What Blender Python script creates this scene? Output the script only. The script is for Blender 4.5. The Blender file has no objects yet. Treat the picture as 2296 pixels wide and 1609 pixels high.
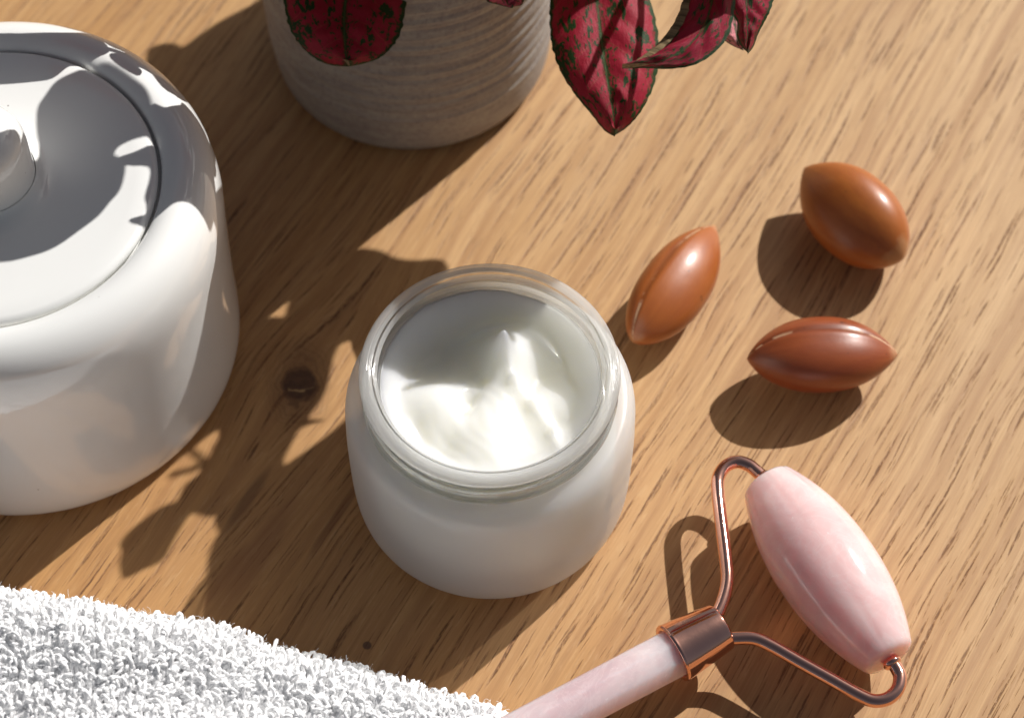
import bpy, bmesh, math, random
import numpy as np
from mathutils import Vector, Matrix
R = math.radians
scene = bpy.context.scene
col = scene.collection

# ------------------------------------------------------------------ camera
F_PX, PITCH, DIST = 5300.0, R(58), 0.50          # the photograph measured on a 2296 x 1609 sheet
PW, PH = 2296.0, 1609.0
cam_pos = Vector((0, -DIST*math.cos(PITCH), DIST*math.sin(PITCH)))
cd = bpy.data.cameras.new('camera')
cam = bpy.data.objects.new('camera', cd); col.objects.link(cam)
cam.location = cam_pos
cam.rotation_euler = (R(90)-PITCH, 0, 0)
cd.sensor_width = 36; cd.lens = 36*F_PX/PW
cd.clip_start = 0.01; cd.clip_end = 200
cd.dof.use_dof = True; cd.dof.focus_distance = 0.452; cd.dof.aperture_fstop = 16
scene.camera = cam
scene.render.resolution_x = 1024; scene.render.resolution_y = 717

# ------------------------------------------------------------------ light
SUN_AZ, SUN_EL = R(43.5), R(40.5)                # azimuth from +X towards +Y
sun_dir = Vector((math.cos(SUN_EL)*math.cos(SUN_AZ), math.cos(SUN_EL)*math.sin(SUN_AZ), math.sin(SUN_EL)))
world = bpy.data.worlds.new('World'); scene.world = world; world.use_nodes = True
wn = world.node_tree.nodes; wl = world.node_tree.links
sky = wn.new('ShaderNodeTexSky'); sky.sky_type = 'NISHITA'; sky.sun_disc = False
sky.sun_elevation = SUN_EL; sky.sun_rotation = R(90)-SUN_AZ
sky.dust_density = 3.0; sky.ozone_density = 0.6
hs = wn.new('ShaderNodeHueSaturation'); hs.inputs['Saturation'].default_value = 0.6; hs.inputs['Value'].default_value = 0.72
wl.new(sky.outputs[0], hs.inputs['Color']); wl.new(hs.outputs[0], wn['Background'].inputs[0]); wn['Background'].inputs[1].default_value = 0.05
sd = bpy.data.lights.new('sun', 'SUN'); sd.energy = 4.8; sd.angle = R(0.55); sd.color = (1.0, 0.97, 0.93)
sun = bpy.data.objects.new('sun', sd); col.objects.link(sun)
sun.rotation_euler = sun_dir.to_track_quat('Z', 'Y').to_euler(); sun.location = (0.6, 0.6, 0.8)

scene.view_settings.view_transform = 'Standard'; scene.view_settings.look = 'None'
scene.view_settings.exposure = 0.0; scene.view_settings.gamma = 1
scene.render.engine = 'CYCLES'
cy = scene.cycles
cy.use_denoising = True; cy.max_bounces = 16; cy.diffuse_bounces = 14; cy.glossy_bounces = 5
cy.transmission_bounces = 8; cy.transparent_max_bounces = 24; cy.sample_clamp_indirect = 8
cy.caustics_reflective = True; cy.caustics_refractive = True; cy.blur_glossy = 0.2

# ------------------------------------------------------------------ helpers
_s, _c = math.sin(PITCH), math.cos(PITCH)
def at(px, py, z=0.0):                           # the point at height z (m) seen at sheet position px, py
    d = Vector((px-PW/2, F_PX*_c+_s*-(py-PH/2), -F_PX*_s+_c*-(py-PH/2)))
    return cam_pos + d*((z-cam_pos.z)/d.z)
def seen(P):                                     # and back
    v = Vector(P)-cam_pos; f = Vector((0, _c, -_s)); u = Vector((0, _s, _c)); k = v.dot(f)
    return PW/2+F_PX*v.x/k, PH/2-F_PX*v.dot(u)/k
def link(name, me, mat=None, parent=None, smooth=True):
    if smooth: me.polygons.foreach_set('use_smooth', [True]*len(me.polygons))
    if mat: me.materials.append(mat)
    o = bpy.data.objects.new(name, me); col.objects.link(o)
    if parent: o.parent = parent
    return o
def mesh(name, verts, faces, mat=None, parent=None, smooth=True, uvs=None, edges=()):
    me = bpy.data.meshes.new(name); me.from_pydata([tuple(v) for v in verts], list(edges), faces)
    if uvs is not None:
        l = me.uv_layers.new(name='UVMap'); idx = np.zeros(len(me.loops), int); me.loops.foreach_get('vertex_index', idx)
        l.data.foreach_set('uv', np.asarray(uvs, float)[idx].ravel())
    me.validate(); me.update()
    return link(name, me, mat, parent, smooth)
def empty(name, loc, label, cat, group=None):
    o = bpy.data.objects.new(name, None); o.location = loc; o.empty_display_size = .01; col.objects.link(o)
    o['label'] = label; o['category'] = cat
    if group: o['group'] = group
    return o
def lathe(name, prof, mat, parent, seg=128, closed=False, wob=None):
    n = len(prof); V = []; Fc = []
    for (r, z) in prof:
        for k in range(seg):
            a = 2*math.pi*k/seg
            rr = r*(1+(wob(a, z) if wob else 0))
            V.append((rr*math.cos(a), rr*math.sin(a), z))
    m = n if closed else n-1
    for i in range(m):
        j = (i+1) % n
        for k in range(seg):
            k2 = (k+1) % seg
            Fc.append((i*seg+k, i*seg+k2, j*seg+k2, j*seg+k))
    o = mesh(name, V, Fc, mat, parent)
    bm = bmesh.new(); bm.from_mesh(o.data); bmesh.ops.remove_doubles(bm, verts=bm.verts, dist=1e-6)
    bmesh.ops.dissolve_degenerate(bm, edges=bm.edges, dist=1e-7)
    bmesh.ops.recalc_face_normals(bm, faces=bm.faces); bm.to_mesh(o.data); bm.free()
    o.data.polygons.foreach_set('use_smooth', [True]*len(o.data.polygons))
    return o
def spline(pts, per=8):                          # Catmull-Rom through points
    P = [Vector(p) for p in pts]; P = [2*P[0]-P[1]]+P+[2*P[-1]-P[-2]]; out = []
    for i in range(1, len(P)-2):
        for k in range(per):
            t = k/per; a, b, c, d = P[i-1], P[i], P[i+1], P[i+2]
            out.append(.5*((2*b)+(c-a)*t+(2*a-5*b+4*c-d)*t*t+(3*b-a-3*c+d)*t**3))
    out.append(P[-2]); return out
def tube(pts, rad, sides=12, caps=True):         # vertices and faces of a tube along pts
    V = []; Fc = []; n = len(pts); up = None
    for i, p in enumerate(pts):
        t = (pts[min(i+1, n-1)]-pts[max(i-1, 0)]).normalized()
        if up is None: up = t.orthogonal().normalized()
        up = (up-t*up.dot(t)).normalized(); sd_ = t.cross(up)
        r = rad(i/(n-1)) if callable(rad) else rad
        for k in range(sides):
            a = 2*math.pi*k/sides; V.append(p+(up*math.cos(a)+sd_*math.sin(a))*r)
    for i in range(n-1):
        for k in range(sides):
            k2 = (k+1) % sides; Fc.append((i*sides+k, i*sides+k2, (i+1)*sides+k2, (i+1)*sides+k))
    if caps: Fc.append(tuple(range(sides))[::-1]); Fc.append(tuple((n-1)*sides+k for k in range(sides)))
    return V, Fc

# ------------------------------------------------------------------ materials
class NT:
    def __init__(s, name):
        s.m = bpy.data.materials.new(name); s.m.use_nodes = True; s.t = s.m.node_tree
        s.b = s.t.nodes['Principled BSDF']; s.out = s.t.nodes['Material Output']
    def n(s, typ, **k):
        o = s.t.nodes.new(typ)
        for a, v in k.items(): setattr(o, a, v)
        return o
    def l(s, a, b): s.t.links.new(a, b)
    def _in(s, sock, v):
        if isinstance(v, bpy.types.NodeSocket): s.l(v, sock)
        elif v is not None: sock.default_value = (*v, 1) if sock.type == 'RGBA' and len(v) == 3 else v
    def math(s, op, a, b=None, c=None, clamp=False):
        o = s.n('ShaderNodeMath', operation=op, use_clamp=clamp)
        for i, v in enumerate((a, b, c)):
            if v is not None: s._in(o.inputs[i], v)
        return o.outputs[0]
    def comb(s, x, y, z=0.0):
        o = s.n('ShaderNodeCombineXYZ')
        for i, v in enumerate((x, y, z)): s._in(o.inputs[i], v)
        return o.outputs[0]
    def noise(s, vec, scale, detail=4, rough=.5, dist=0, dim='3D'):
        o = s.n('ShaderNodeTexNoise', noise_dimensions=dim)
        s._in(o.inputs['Vector'], vec); o.inputs['Scale'].default_value = scale
        o.inputs['Detail'].default_value = detail; o.inputs['Roughness'].default_value = rough
        o.inputs['Distortion'].default_value = dist
        return o.outputs['Fac']
    def ramp(s, fac, stops, interp='LINEAR'):
        o = s.n('ShaderNodeValToRGB'); o.color_ramp.interpolation = interp; e = o.color_ramp.elements
        while len(e) < len(stops): e.new(.5)
        for i, (p, c) in enumerate(stops):
            e[i].position = p; e[i].color = (c, c, c, 1) if isinstance(c, (int, float)) else (*c, 1)
        s._in(o.inputs[0], fac); return o.outputs[0]
    def mix(s, f, a, b, mode='MIX'):
        o = s.n('ShaderNodeMix', data_type='RGBA', blend_type=mode)
        s._in(o.inputs[0], f)
        for i, v in ((6, a), (7, b)):
            if isinstance(v, tuple) and len(v) == 3: v = (*v, 1)
            s._in(o.inputs[i], v)
        return o.outputs[2]
    def bump(s, h, strength, dist, normal=None):
        o = s.n('ShaderNodeBump'); o.inputs['Strength'].default_value = strength; o.inputs['Distance'].default_value = dist
        s._in(o.inputs['Height'], h)
        if normal is not None: s.l(normal, o.inputs['Normal'])
        return o.outputs[0]
    def pr(s, **k):
        for a, v in k.items(): s._in(s.b.inputs[a.replace('_', ' ')], v)
        return s.m
    def obj(s): return s.n('ShaderNodeTexCoord').outputs['Object']
    def uv(s): return s.n('ShaderNodeTexCoord').outputs['UV']

def wood_material():
    w = NT('oak'); P = w.obj(); sp = w.n('ShaderNodeSeparateXYZ'); w.l(P, sp.inputs[0]); x, y = sp.outputs[0], sp.outputs[1]
    ang = R(61); ca, sa = math.cos(ang), math.sin(ang)
    v = w.math('ADD', w.math('MULTIPLY', x, ca), w.math('MULTIPLY', y, sa))     # along the grain
    u = w.math('SUBTRACT', w.math('MULTIPLY', x, sa), w.math('MULTIPLY', y, ca))    # across it
    K = at(672, 862); ku = K.x*sa-K.y*ca; kv = K.x*ca+K.y*sa
    du = w.math('SUBTRACT', u, ku); dv = w.math('SUBTRACT', v, kv)
    # slow bend of the whole grain
    big = w.noise(w.comb(w.math('MULTIPLY', u, 9.), w.math('MULTIPLY', v, 5.)), 1.0, 2)
    u1 = w.math('ADD', u, w.math('MULTIPLY', w.math('SUBTRACT', big, .5), .012))
    # the grain parts round the knot
    r2 = w.math('ADD', w.math('POWER', w.math('ABSOLUTE', w.math('DIVIDE', du, .015)), 2.), w.math('POWER', w.math('ABSOLUTE', w.math('DIVIDE', dv, .032)), 2.))
    g = w.math('EXPONENT', w.math('MULTIPLY', r2, -1.))
    u2 = w.math('SUBTRACT', u1, w.math('MULTIPLY', w.math('MULTIPLY', du, g), .78))
    um = w.math('MULTIPLY', u2, 1000.); vm = w.math('MULTIPLY', v, 1000.)       # millimetres
    # broad colour bands
    band = w.noise(w.comb(w.math('MULTIPLY', um, .10), w.math('MULTIPLY', vm, .006)), 1., 3, .55)
    band2 = w.noise(w.comb(w.math('MULTIPLY', um, .42), w.math('MULTIPLY', vm, .010)), 1., 3, .6)
    fib = w.noise(w.comb(w.math('MULTIPLY', um, 3.2), w.math('MULTIPLY', vm, .06)), 1., 4, .6)
    fleck = w.noise(w.comb(w.math('MULTIPLY', um, 1.3), w.math('MULTIPLY', vm, .16), 7.), 1., 3, .6)
    c = w.mix(w.ramp(band, [(.32, 0.), (.68, 1.)]), (.62, .41, .215), (.74, .535, .335))
    # the lower left is browner wood, the upper right paler
    xm = w.math('ADD', w.math('MULTIPLY', x, 4.2), w.math('MULTIPLY', y, 4.2))
    c = w.mix(w.ramp(w.math('ADD', xm, .5), [(.12, 0.), (.95, 1.)]), w.mix(.6, c, (.52, .27, .09)), c)
    c = w.mix(w.math('MULTIPLY', w.ramp(band2, [(.42, 0.), (.72, 1.)]), .42), c, (.36, .19, .08))
    c = w.mix(w.math('MULTIPLY', w.ramp(fib, [(.38, 0.), (.70, 1.)]), .42), c, (.36, .19, .08))
    c = w.mix(w.math('MULTIPLY', w.ramp(fleck, [(.55, 0.), (.72, 1.)]), .35), c, (.74, .54, .34))
    # pores: long thin dark lines and short dashes, lined up in rows
    wob = w.noise(w.comb(w.math('MULTIPLY', um, .03), w.math('MULTIPLY', vm, .020), 3.), 1., 1.5)
    wob2 = w.noise(w.comb(w.math('MULTIPLY', um, .30), w.math('MULTIPLY', vm, .10), 5.), 1., 1.)
    uw = w.math('ADD', w.math('ADD', um, w.math('MULTIPLY', wob, 4.)), w.math('MULTIPLY', wob2, .55))
    tiny = w.noise(w.comb(w.math('MULTIPLY', uw, 3.4), w.math('MULTIPLY', vm, .50), 31.), 1., 2, .6)
    pore = None
    for q, (su, sv, r0, wt) in enumerate(((2.3, 84., .17, 1.), (2.9, 66., .15, 1.), (2.0, 105., .13, .9), (3.4, 50., .12, .9), (1.3, 34., .14, .7), (1.7, 48., .15, .8), (.9, 18., .11, .45))):
        vo = w.n('ShaderNodeTexVoronoi', voronoi_dimensions='2D'); w.l(w.comb(w.math('ADD', w.math('DIVIDE', uw, su), 3.7*q), w.math('ADD', w.math('DIVIDE', vm, sv), 1.9*q)), vo.inputs['Vector'])
        vo.inputs['Scale'].default_value = 1.; rnd_ = w.n('ShaderNodeSeparateColor'); w.l(vo.outputs['Color'], rnd_.inputs[0])
        rad = w.math('MULTIPLY', w.math('ADD', w.math('MULTIPLY', rnd_.outputs[0], .8), .25), r0)
        k_ = w.math('MULTIPLY', w.math('SUBTRACT', 1., w.math('DIVIDE', vo.outputs['Distance'], rad), clamp=True), 2.2, clamp=True)
        k_ = w.math('MULTIPLY', k_, w.math('MULTIPLY', w.math('ADD', w.math('MULTIPLY', rnd_.outputs[1], .6), .4), wt))
        pore = k_ if pore is None else w.math('MAXIMUM', pore, k_)
    poref = w.math('MULTIPLY', pore, w.ramp(tiny, [(.40, .0), (.54, 1.)]))
    lane = w.noise(w.comb(w.math('MULTIPLY', uw, .48), w.math('MULTIPLY', vm, .009), 61.), 1., 2.5, .55)
    c = w.mix(w.math('MULTIPLY', w.ramp(lane, [(.46, 0.), (.62, 1.)]), .46), c, (.36, .185, .08))
    c = w.mix(w.math('MULTIPLY', pore, .62), c, (.30, .135, .05))
    c = w.mix(w.math('MULTIPLY', poref, .75), c, (.095, .042, .020))
    # the knot: dark core, pale cracks, a halo of rings, russet streaks near it
    kx = w.math('SUBTRACT', x, K.x); ky = w.math('SUBTRACT', y, K.y)
    kn = w.noise(P, 260., 3); kn2 = w.noise(P, 700., 4)
    rk = w.math('SQRT', w.math('ADD', w.math('MULTIPLY', w.math('MULTIPLY', kx, kx), 1.25), w.math('MULTIPLY', w.math('MULTIPLY', ky, ky), .52)))
    rkn = w.math('ADD', rk, w.math('MULTIPLY', w.math('SUBTRACT', kn, .5), .0042))
    halo = w.ramp(w.math('MULTIPLY', rkn, 100.), [(.35, 1.), (.95, 0.)])
    ringn = w.math('SINE', w.math('MULTIPLY', rkn, 5200.))
    c = w.mix(w.math('MULTIPLY', halo, .45), c, (.20, .10, .045))
    c = w.mix(w.math('MULTIPLY', w.math('MULTIPLY', halo, w.math('MULTIPLY', ringn, .5, clamp=True)), .7), c, (.11, .05, .025))
    core = w.ramp(w.math('MULTIPLY', rkn, 100.), [(.31, 1.), (.44, 0.)])
    corec = w.mix(kn2, (.045, .022, .012), (.19, .095, .05))
    c = w.mix(core, c, corec)
    arc = w.math('ABSOLUTE', w.math('SUBTRACT', w.math('ADD', ky, w.math('MULTIPLY', w.math('SUBTRACT', kn2, .5), .0022)), w.math('SUBTRACT', w.math('MULTIPLY', w.math('MULTIPLY', kx, kx), 70.), .0013)))
    crack = w.math('MULTIPLY', w.ramp(w.math('MULTIPLY', arc, 1000.), [(.14, 1.), (.34, 0.)]), w.ramp(w.math('MULTIPLY', rk, 100.), [(.33, 1.), (.38, 0.)]))
    crack = w.math('MULTIPLY', crack, w.ramp(kn, [(.40, 0.), (.48, 1.)]))
    c = w.mix(w.math('MULTIPLY', crack, w.ramp(kn2, [(.42, .0), (.56, .9)])), c, (.50, .35, .19))
    def blot(px, py, lu, lv, colr, amt, c, nz=kn):
        Q = at(px, py); qu = Q.x*sa-Q.y*ca; qv = Q.x*ca+Q.y*sa
        d = w.math('ADD', w.math('POWER', w.math('ABSOLUTE', w.math('DIVIDE', w.math('SUBTRACT', u, qu), lu)), 2.), w.math('POWER', w.math('ABSOLUTE', w.math('DIVIDE', w.math('SUBTRACT', v, qv), lv)), 2.))
        d = w.math('ADD', d, w.math('MULTIPLY', w.math('SUBTRACT', fib, .5), 1.6))
        return w.mix(w.math('MULTIPLY', w.ramp(d, [(.2, 1.), (1., 0.)]), amt), c, colr)
    c = blot(575, 1245, .0028, .017, (.22, .075, .03), .42, c)
    c = blot(505, 1290, .0018, .009, (.22, .075, .03), .35, c)
    c = blot(760, 1150, .0012, .014, (.17, .06, .025), .6, c)
    c = blot(555, 1120, .0016, .010, (.12, .05, .025), .6, c)
    Q = at(823, 1446); qd = w.math('SQRT', w.math('ADD', w.math('POWER', w.math('ABSOLUTE', w.math('SUBTRACT', x, Q.x)), 2.), w.math('POWER', w.math('ABSOLUTE', w.math('SUBTRACT', y, Q.y)), 2.)))
    c = w.mix(w.ramp(w.math('MULTIPLY', qd, 1000.), [(.72, .85), (1., 0.)]), c, (.09, .045, .035))
    h = w.math('SUBTRACT', w.math('MULTIPLY', fib, .25), w.math('ADD', w.math('MULTIPLY', poref, 1.), w.math('MULTIPLY', pore, .35)))
    rough = w.math('ADD', w.math('MULTIPLY', poref, .2), w.math('ADD', w.math('MULTIPLY', fib, .12), .50))
    c = w.mix(1., c, (.90, .808, .635), 'MULTIPLY')
    return w.pr(Base_Color=c, Roughness=rough, Specular_IOR_Level=.6, Normal=w.bump(h, .5, .0002))

def porcelain():
    p = NT('white_glaze'); P = p.obj(); n = p.noise(P, 40., 2)
    sp = p.n('ShaderNodeTexVoronoi'); p.l(P, sp.inputs['Vector']); sp.inputs['Scale'].default_value = 210.
    dot = p.ramp(sp.outputs['Distance'], [(.035, 1.), (.055, 0.)])
    pick = p.ramp(p.noise(P, 90., 1), [(.60, 0.), (.64, 1.)])
    c = p.mix(n, (.85, .85, .825), (.88, .88, .86)); c = p.mix(p.math('MULTIPLY', p.math('MULTIPLY', dot, pick), .6), c, (.16, .10, .07))
    return p.pr(Base_Color=c, Roughness=.5, Specular_IOR_Level=.3, Coat_Weight=1., Coat_Roughness=.012, Coat_IOR=1.62,
                Normal=p.bump(p.noise(P, 90., 2), .10, .0002))

def copper():
    p = NT('rose_gold'); P = p.obj()
    n = p.noise(P, 1400., 3)
    return p.pr(Base_Color=(.93, .52, .41), Metallic=1., Roughness=p.ramp(n, [(.3, .055), (.8, .13)]), Normal=p.bump(p.noise(P, 900., 3), .10, .00008))

def quartz(name='rose_quartz', light=(.90, .70, .685), deep=(.78, .52, .52)):
    p = NT(name); P = p.obj()
    cl = p.noise(P, 48., 5, .6, 1.8); ve = p.noise(P, 120., 6, .65, 2.4)
    vein = p.ramp(p.math('ABSOLUTE', p.math('SUBTRACT', ve, .5)), [(0., 1.), (.035, 0.)])
    c = p.mix(p.ramp(cl, [(.3, 0.), (.72, 1.)]), deep, light); c = p.mix(p.math('MULTIPLY', vein, .22), c, (.9, .78, .78))
    fl = p.ramp(p.noise(P, 900., 2), [(.72, 0.), (.76, 1.)])
    c = p.mix(p.math('MULTIPLY', fl, .35), c, (.95, .88, .88))
    return p.pr(Base_Color=c, Roughness=.11, Specular_IOR_Level=.5, Subsurface_Weight=1., Subsurface_Radius=(1., .62, .58), Subsurface_Scale=.010,
                Coat_Weight=.6, Coat_Roughness=.04, Normal=p.bump(p.noise(P, 260., 2), .12, .0003))

def nut_material(name, base, dark, seam0):
    p = NT(name); s = p.n('ShaderNodeSeparateXYZ'); p.l(p.uv(), s.inputs[0]); u, v = s.outputs[0], s.outputs[1]
    P = p.obj(); n = p.noise(p.comb(p.math('MULTIPLY', u, 9.), p.math('MULTIPLY', v, 1.5)), 3., 4, .6)
    c = p.mix(p.math('MULTIPLY', p.ramp(n, [(.3, 0.), (.75, 1.)]), .55), base, dark)
    n2 = p.noise(P, 320., 4); wv = p.math('MULTIPLY', p.math('SUBTRACT', p.noise(P, 500., 3), .5), .010)
    d = p.math('ABSOLUTE', p.math('ADD', p.math('SUBTRACT', u, seam0), wv))
    ends = p.ramp(p.math('ABSOLUTE', p.math('SUBTRACT', v, .5)), [(.10, .0), (.44, 1.)])
    wide = p.math('MULTIPLY', p.ramp(p.math('MULTIPLY', d, 40.), [(.14, 1.), (.50, 0.)]), p.math('MULTIPLY', p.ramp(n2, [(.40, 0.), (.48, 1.)]), ends))
    c = p.mix(p.math('MULTIPLY', p.ramp(p.math('MULTIPLY', d, 30.), [(.1, 1.), (.8, 0.)]), .45), c, tuple(k*.45 for k in dark))
    c = p.mix(p.math('MULTIPLY', wide, .92), c, (.78, .52, .32))
    vt = p.math('ADD', v, p.math('MULTIPLY', p.math('SUBTRACT', n2, .5), .14))
    tip = p.ramp(vt, [(0., 1.), (.03, 0.), (.925, 0.), (.965, 1.)])
    c = p.mix(p.math('MULTIPLY', tip, .35), c, (.60, .38, .20))
    pit = p.ramp(p.noise(P, 420., 2), [(.70, 0.), (.735, 1.)]); c = p.mix(p.math('MULTIPLY', pit, .55), c, (.06, .02, .01))
    return p.pr(Base_Color=c, Roughness=.42, Specular_IOR_Level=.5, Subsurface_Weight=.10, Subsurface_Scale=.0015, Subsurface_Radius=(1., .35, .1),
                Coat_Weight=.30, Coat_Roughness=.22, Normal=p.bump(p.noise(P, 700., 4), .18, .00015))

def pot_material():
    p = NT('speckled_stoneware'); P = p.obj(); s = p.n('ShaderNodeSeparateXYZ'); p.l(P, s.inputs[0])
    zz = p.math('MULTIPLY', s.outputs[2], 1000.)
    a = p.math('ARCTAN2', s.outputs[1], s.outputs[0])
    v = p.comb(p.math('MULTIPLY', a, 2.2), p.math('MULTIPLY', zz, .36))
    st = p.noise(v, 1., 5, .62, .3); st2 = p.noise(p.comb(p.math('MULTIPLY', a, 5.), p.math('MULTIPLY', zz, .9), 4.), 1., 4, .6)
    sp = p.noise(P, 900., 3, .6)
    c = p.mix(p.ramp(st, [(.40, 0.), (.62, 1.)]), (.37, .345, .31), (.29, .26, .24))
    c = p.mix(p.math('MULTIPLY', p.ramp(st2, [(.50, 0.), (.68, 1.)]), .40), c, (.24, .22, .23))
    c = p.mix(p.math('MULTIPLY', p.ramp(sp, [(.52, 0.), (.62, 1.)]), .35), c, (.17, .14, .15))
    c = p.mix(p.math('MULTIPLY', p.ramp(sp, [(.32, 1.), (.42, 0.)]), .3), c, (.52, .46, .38))
    return p.pr(Base_Color=c, Roughness=.62, Specular_IOR_Level=.4, Normal=p.bump(p.math('ADD', st, sp), .35, .0003))

def leaf_material(name, red, red2, green, patch=.5, backc=(.42, .30, .16), edge=.90):
    p = NT(name); s = p.n('ShaderNodeSeparateXYZ'); p.l(p.uv(), s.inputs[0]); u, v = s.outputs[0], s.outputs[1]
    P = p.obj(); off = p.comb(p.math('MULTIPLY', u, 3.), p.math('MULTIPLY', v, 3.), patch*7.)
    uu = p.math('ABSOLUTE', p.math('SUBTRACT', p.math('MULTIPLY', u, 2.), 1.))              # 0 at the midrib, 1 at the edge
    blot = p.noise(off, 2.9, 6, .64, .5); fine = p.noise(off, 11., 5, .6, .4)
    vv = p.math('SUBTRACT', p.math('MULTIPLY', p.math('ADD', v, p.math('MULTIPLY', uu, -.22)), 6.5), 0.)
    tri = p.math('ABSOLUTE', p.math('SUBTRACT', p.math('FRACT', p.math('ADD', vv, p.math('MULTIPLY', p.math('SUBTRACT', blot, .5), .35))), .5))
    vein = p.math('MULTIPLY', p.ramp(tri, [(0., 1.), (.075, 0.)]), p.ramp(uu, [(.10, .55), (.42, 0.)]))
    rib = p.ramp(p.math('ADD', uu, p.math('MULTIPLY', p.math('SUBTRACT', fine, .5), .22)), [(.008, 1.), (.065, 0.)])
    edg = p.ramp(p.math('ADD', uu, p.math('MULTIPLY', p.math('SUBTRACT', fine, .5), .30)), [(edge, 0.), (edge+.05, 1.)])
    tipg = p.ramp(p.math('ADD', v, p.math('MULTIPLY', p.math('SUBTRACT', fine, .5), .12)), [(.94, 0.), (.975, 1.)])
    bl = p.ramp(p.math('ADD', p.math('MULTIPLY', blot, .62), p.math('MULTIPLY', fine, .38)), [(.525, 0.), (.55, 1.)])
    g = p.math('MAXIMUM', p.math('MAXIMUM', rib, edg), p.math('MAXIMUM', bl, tipg))
    g = p.math('MAXIMUM', g, p.math('MULTIPLY', vein, p.ramp(fine, [(.40, 0.), (.50, 1.)])))
    c = p.mix(p.noise(off, 5., 4, .6), red, red2)
    c = p.mix(p.math('MULTIPLY', p.ramp(tri, [(0., 1.), (.03, 0.)]), .25), c, (.45, .16, .08))
    c = p.mix(g, c, green)
    # thin midrib line
    c = p.mix(p.ramp(uu, [(.006, .5), (.02, 0.)]), c, (.10, .16, .05))
    geo = p.n('ShaderNodeNewGeometry')
    bc = p.mix(p.ramp(fine, [(.45, 0.), (.6, 1.)]), backc, tuple(k*.35 for k in backc))
    c = p.mix(geo.outputs['Backfacing'], c, bc)
    h = p.math('ADD', p.math('MULTIPLY', tri, -.22), p.math('ADD', p.math('MULTIPLY', fine, .35), p.math('MULTIPLY', p.noise(off, 60., 2), .12)))
    nb = p.bump(h, .55, .0009)
    m = p.pr(Base_Color=c, Roughness=.5, Specular_IOR_Level=.22, Normal=nb)
    tr = p.n('ShaderNodeBsdfTranslucent'); p.l(c, tr.inputs[0]); ms = p.n('ShaderNodeMixShader'); ms.inputs[0].default_value = .16
    p.l(p.b.outputs[0], ms.inputs[1]); p.l(tr.outputs[0], ms.inputs[2]); p.l(ms.outputs[0], p.out.inputs[0])
    return m

def simple(name, colr, rough=.5, **k):
    p = NT(name); n = p.noise(p.obj(), 300., 4)
    return p.pr(Base_Color=p.mix(n, tuple(c*.85 for c in colr), tuple(min(1, c*1.1) for c in colr)), Roughness=rough, **k)

def terry():                                     # cotton yarn: matt, and much light passes through it
    p = NT('white_cotton'); p.t.nodes.remove(p.b)
    d = p.n('ShaderNodeBsdfDiffuse'); d.inputs[0].default_value = (.985, .985, .99, 1)
    tl = p.n('ShaderNodeBsdfTranslucent'); tl.inputs[0].default_value = (.99, .99, .995, 1)
    tp = p.n('ShaderNodeBsdfTransparent')
    ms = p.n('ShaderNodeMixShader'); ms.inputs[0].default_value = TL; p.l(d.outputs[0], ms.inputs[1]); p.l(tl.outputs[0], ms.inputs[2])
    m2 = p.n('ShaderNodeMixShader'); m2.inputs[0].default_value = TP; p.l(ms.outputs[0], m2.inputs[1]); p.l(tp.outputs[0], m2.inputs[2]); p.l(m2.outputs[0], p.out.inputs[0])
    return p.m
TL, TP = 0., .06

def frosted():                                   # acid-etched jar wall: milky, lets some of what lies behind through
    p = NT('frosted_glass'); P = p.obj()
    p.pr(Base_Color=(.96, .95, .93), Roughness=.34, Specular_IOR_Level=.5, Subsurface_Weight=1., Subsurface_Scale=.030, Subsurface_Radius=(1., .95, .85), Normal=p.bump(p.noise(P, 1500., 2), .06, .0001))
    tp = p.n('ShaderNodeBsdfTransparent'); tp.inputs[0].default_value = (.95, .96, .95, 1)
    ms = p.n('ShaderNodeMixShader'); ms.inputs[0].default_value = .42
    p.l(p.b.outputs[0], ms.inputs[1]); p.l(tp.outputs[0], ms.inputs[2]); p.l(ms.outputs[0], p.out.inputs[0])
    return p.m
def clear_glass():
    p = NT('clear_glass'); P = p.obj(); s_ = p.n('ShaderNodeSeparateXYZ'); p.l(P, s_.inputs[0])
    ang = p.math('ARCTAN2', s_.outputs[1], s_.outputs[0])
    nb = p.bump(p.noise(p.comb(p.math('MULTIPLY', s_.outputs[2], 1700.), p.math('MULTIPLY', ang, 1.2), 2.), 1., 3, .6), .35, .0003)
    rf = p.n('ShaderNodeBsdfRefraction'); rf.inputs['Color'].default_value = (.96, .975, .965, 1); rf.inputs['Roughness'].default_value = .02; rf.inputs['IOR'].default_value = 1.4; p.l(nb, rf.inputs['Normal'])
    tp = p.n('ShaderNodeBsdfTransparent'); tp.inputs[0].default_value = (.97, .98, .97, 1)
    tl = p.n('ShaderNodeBsdfTranslucent'); tl.inputs[0].default_value = (.86, .87, .86, 1)
    gl = p.n('ShaderNodeBsdfGlossy'); gl.inputs['Roughness'].default_value = .05; p.l(nb, gl.inputs['Normal'])
    def ms(f, a, b):
        m = p.n('ShaderNodeMixShader'); p._in(m.inputs[0], f); p.l(a, m.inputs[1]); p.l(b, m.inputs[2]); return m.outputs[0]
    base = ms(.76, rf.outputs[0], tp.outputs[0]); base = ms(.08, base, tl.outputs[0])
    fr = p.n('ShaderNodeLayerWeight'); fr.inputs['Blend'].default_value = .32
    p.l(ms(p.math('MULTIPLY', p.math('ADD', fr.outputs['Facing'], .06), .78, clamp=True), base, gl.outputs[0]), p.out.inputs[0])
    p.t.nodes.remove(p.b); return p.m
def milky():
    p = NT('milky_lip'); P = p.obj()
    return glassy_white(p, P)
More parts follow.
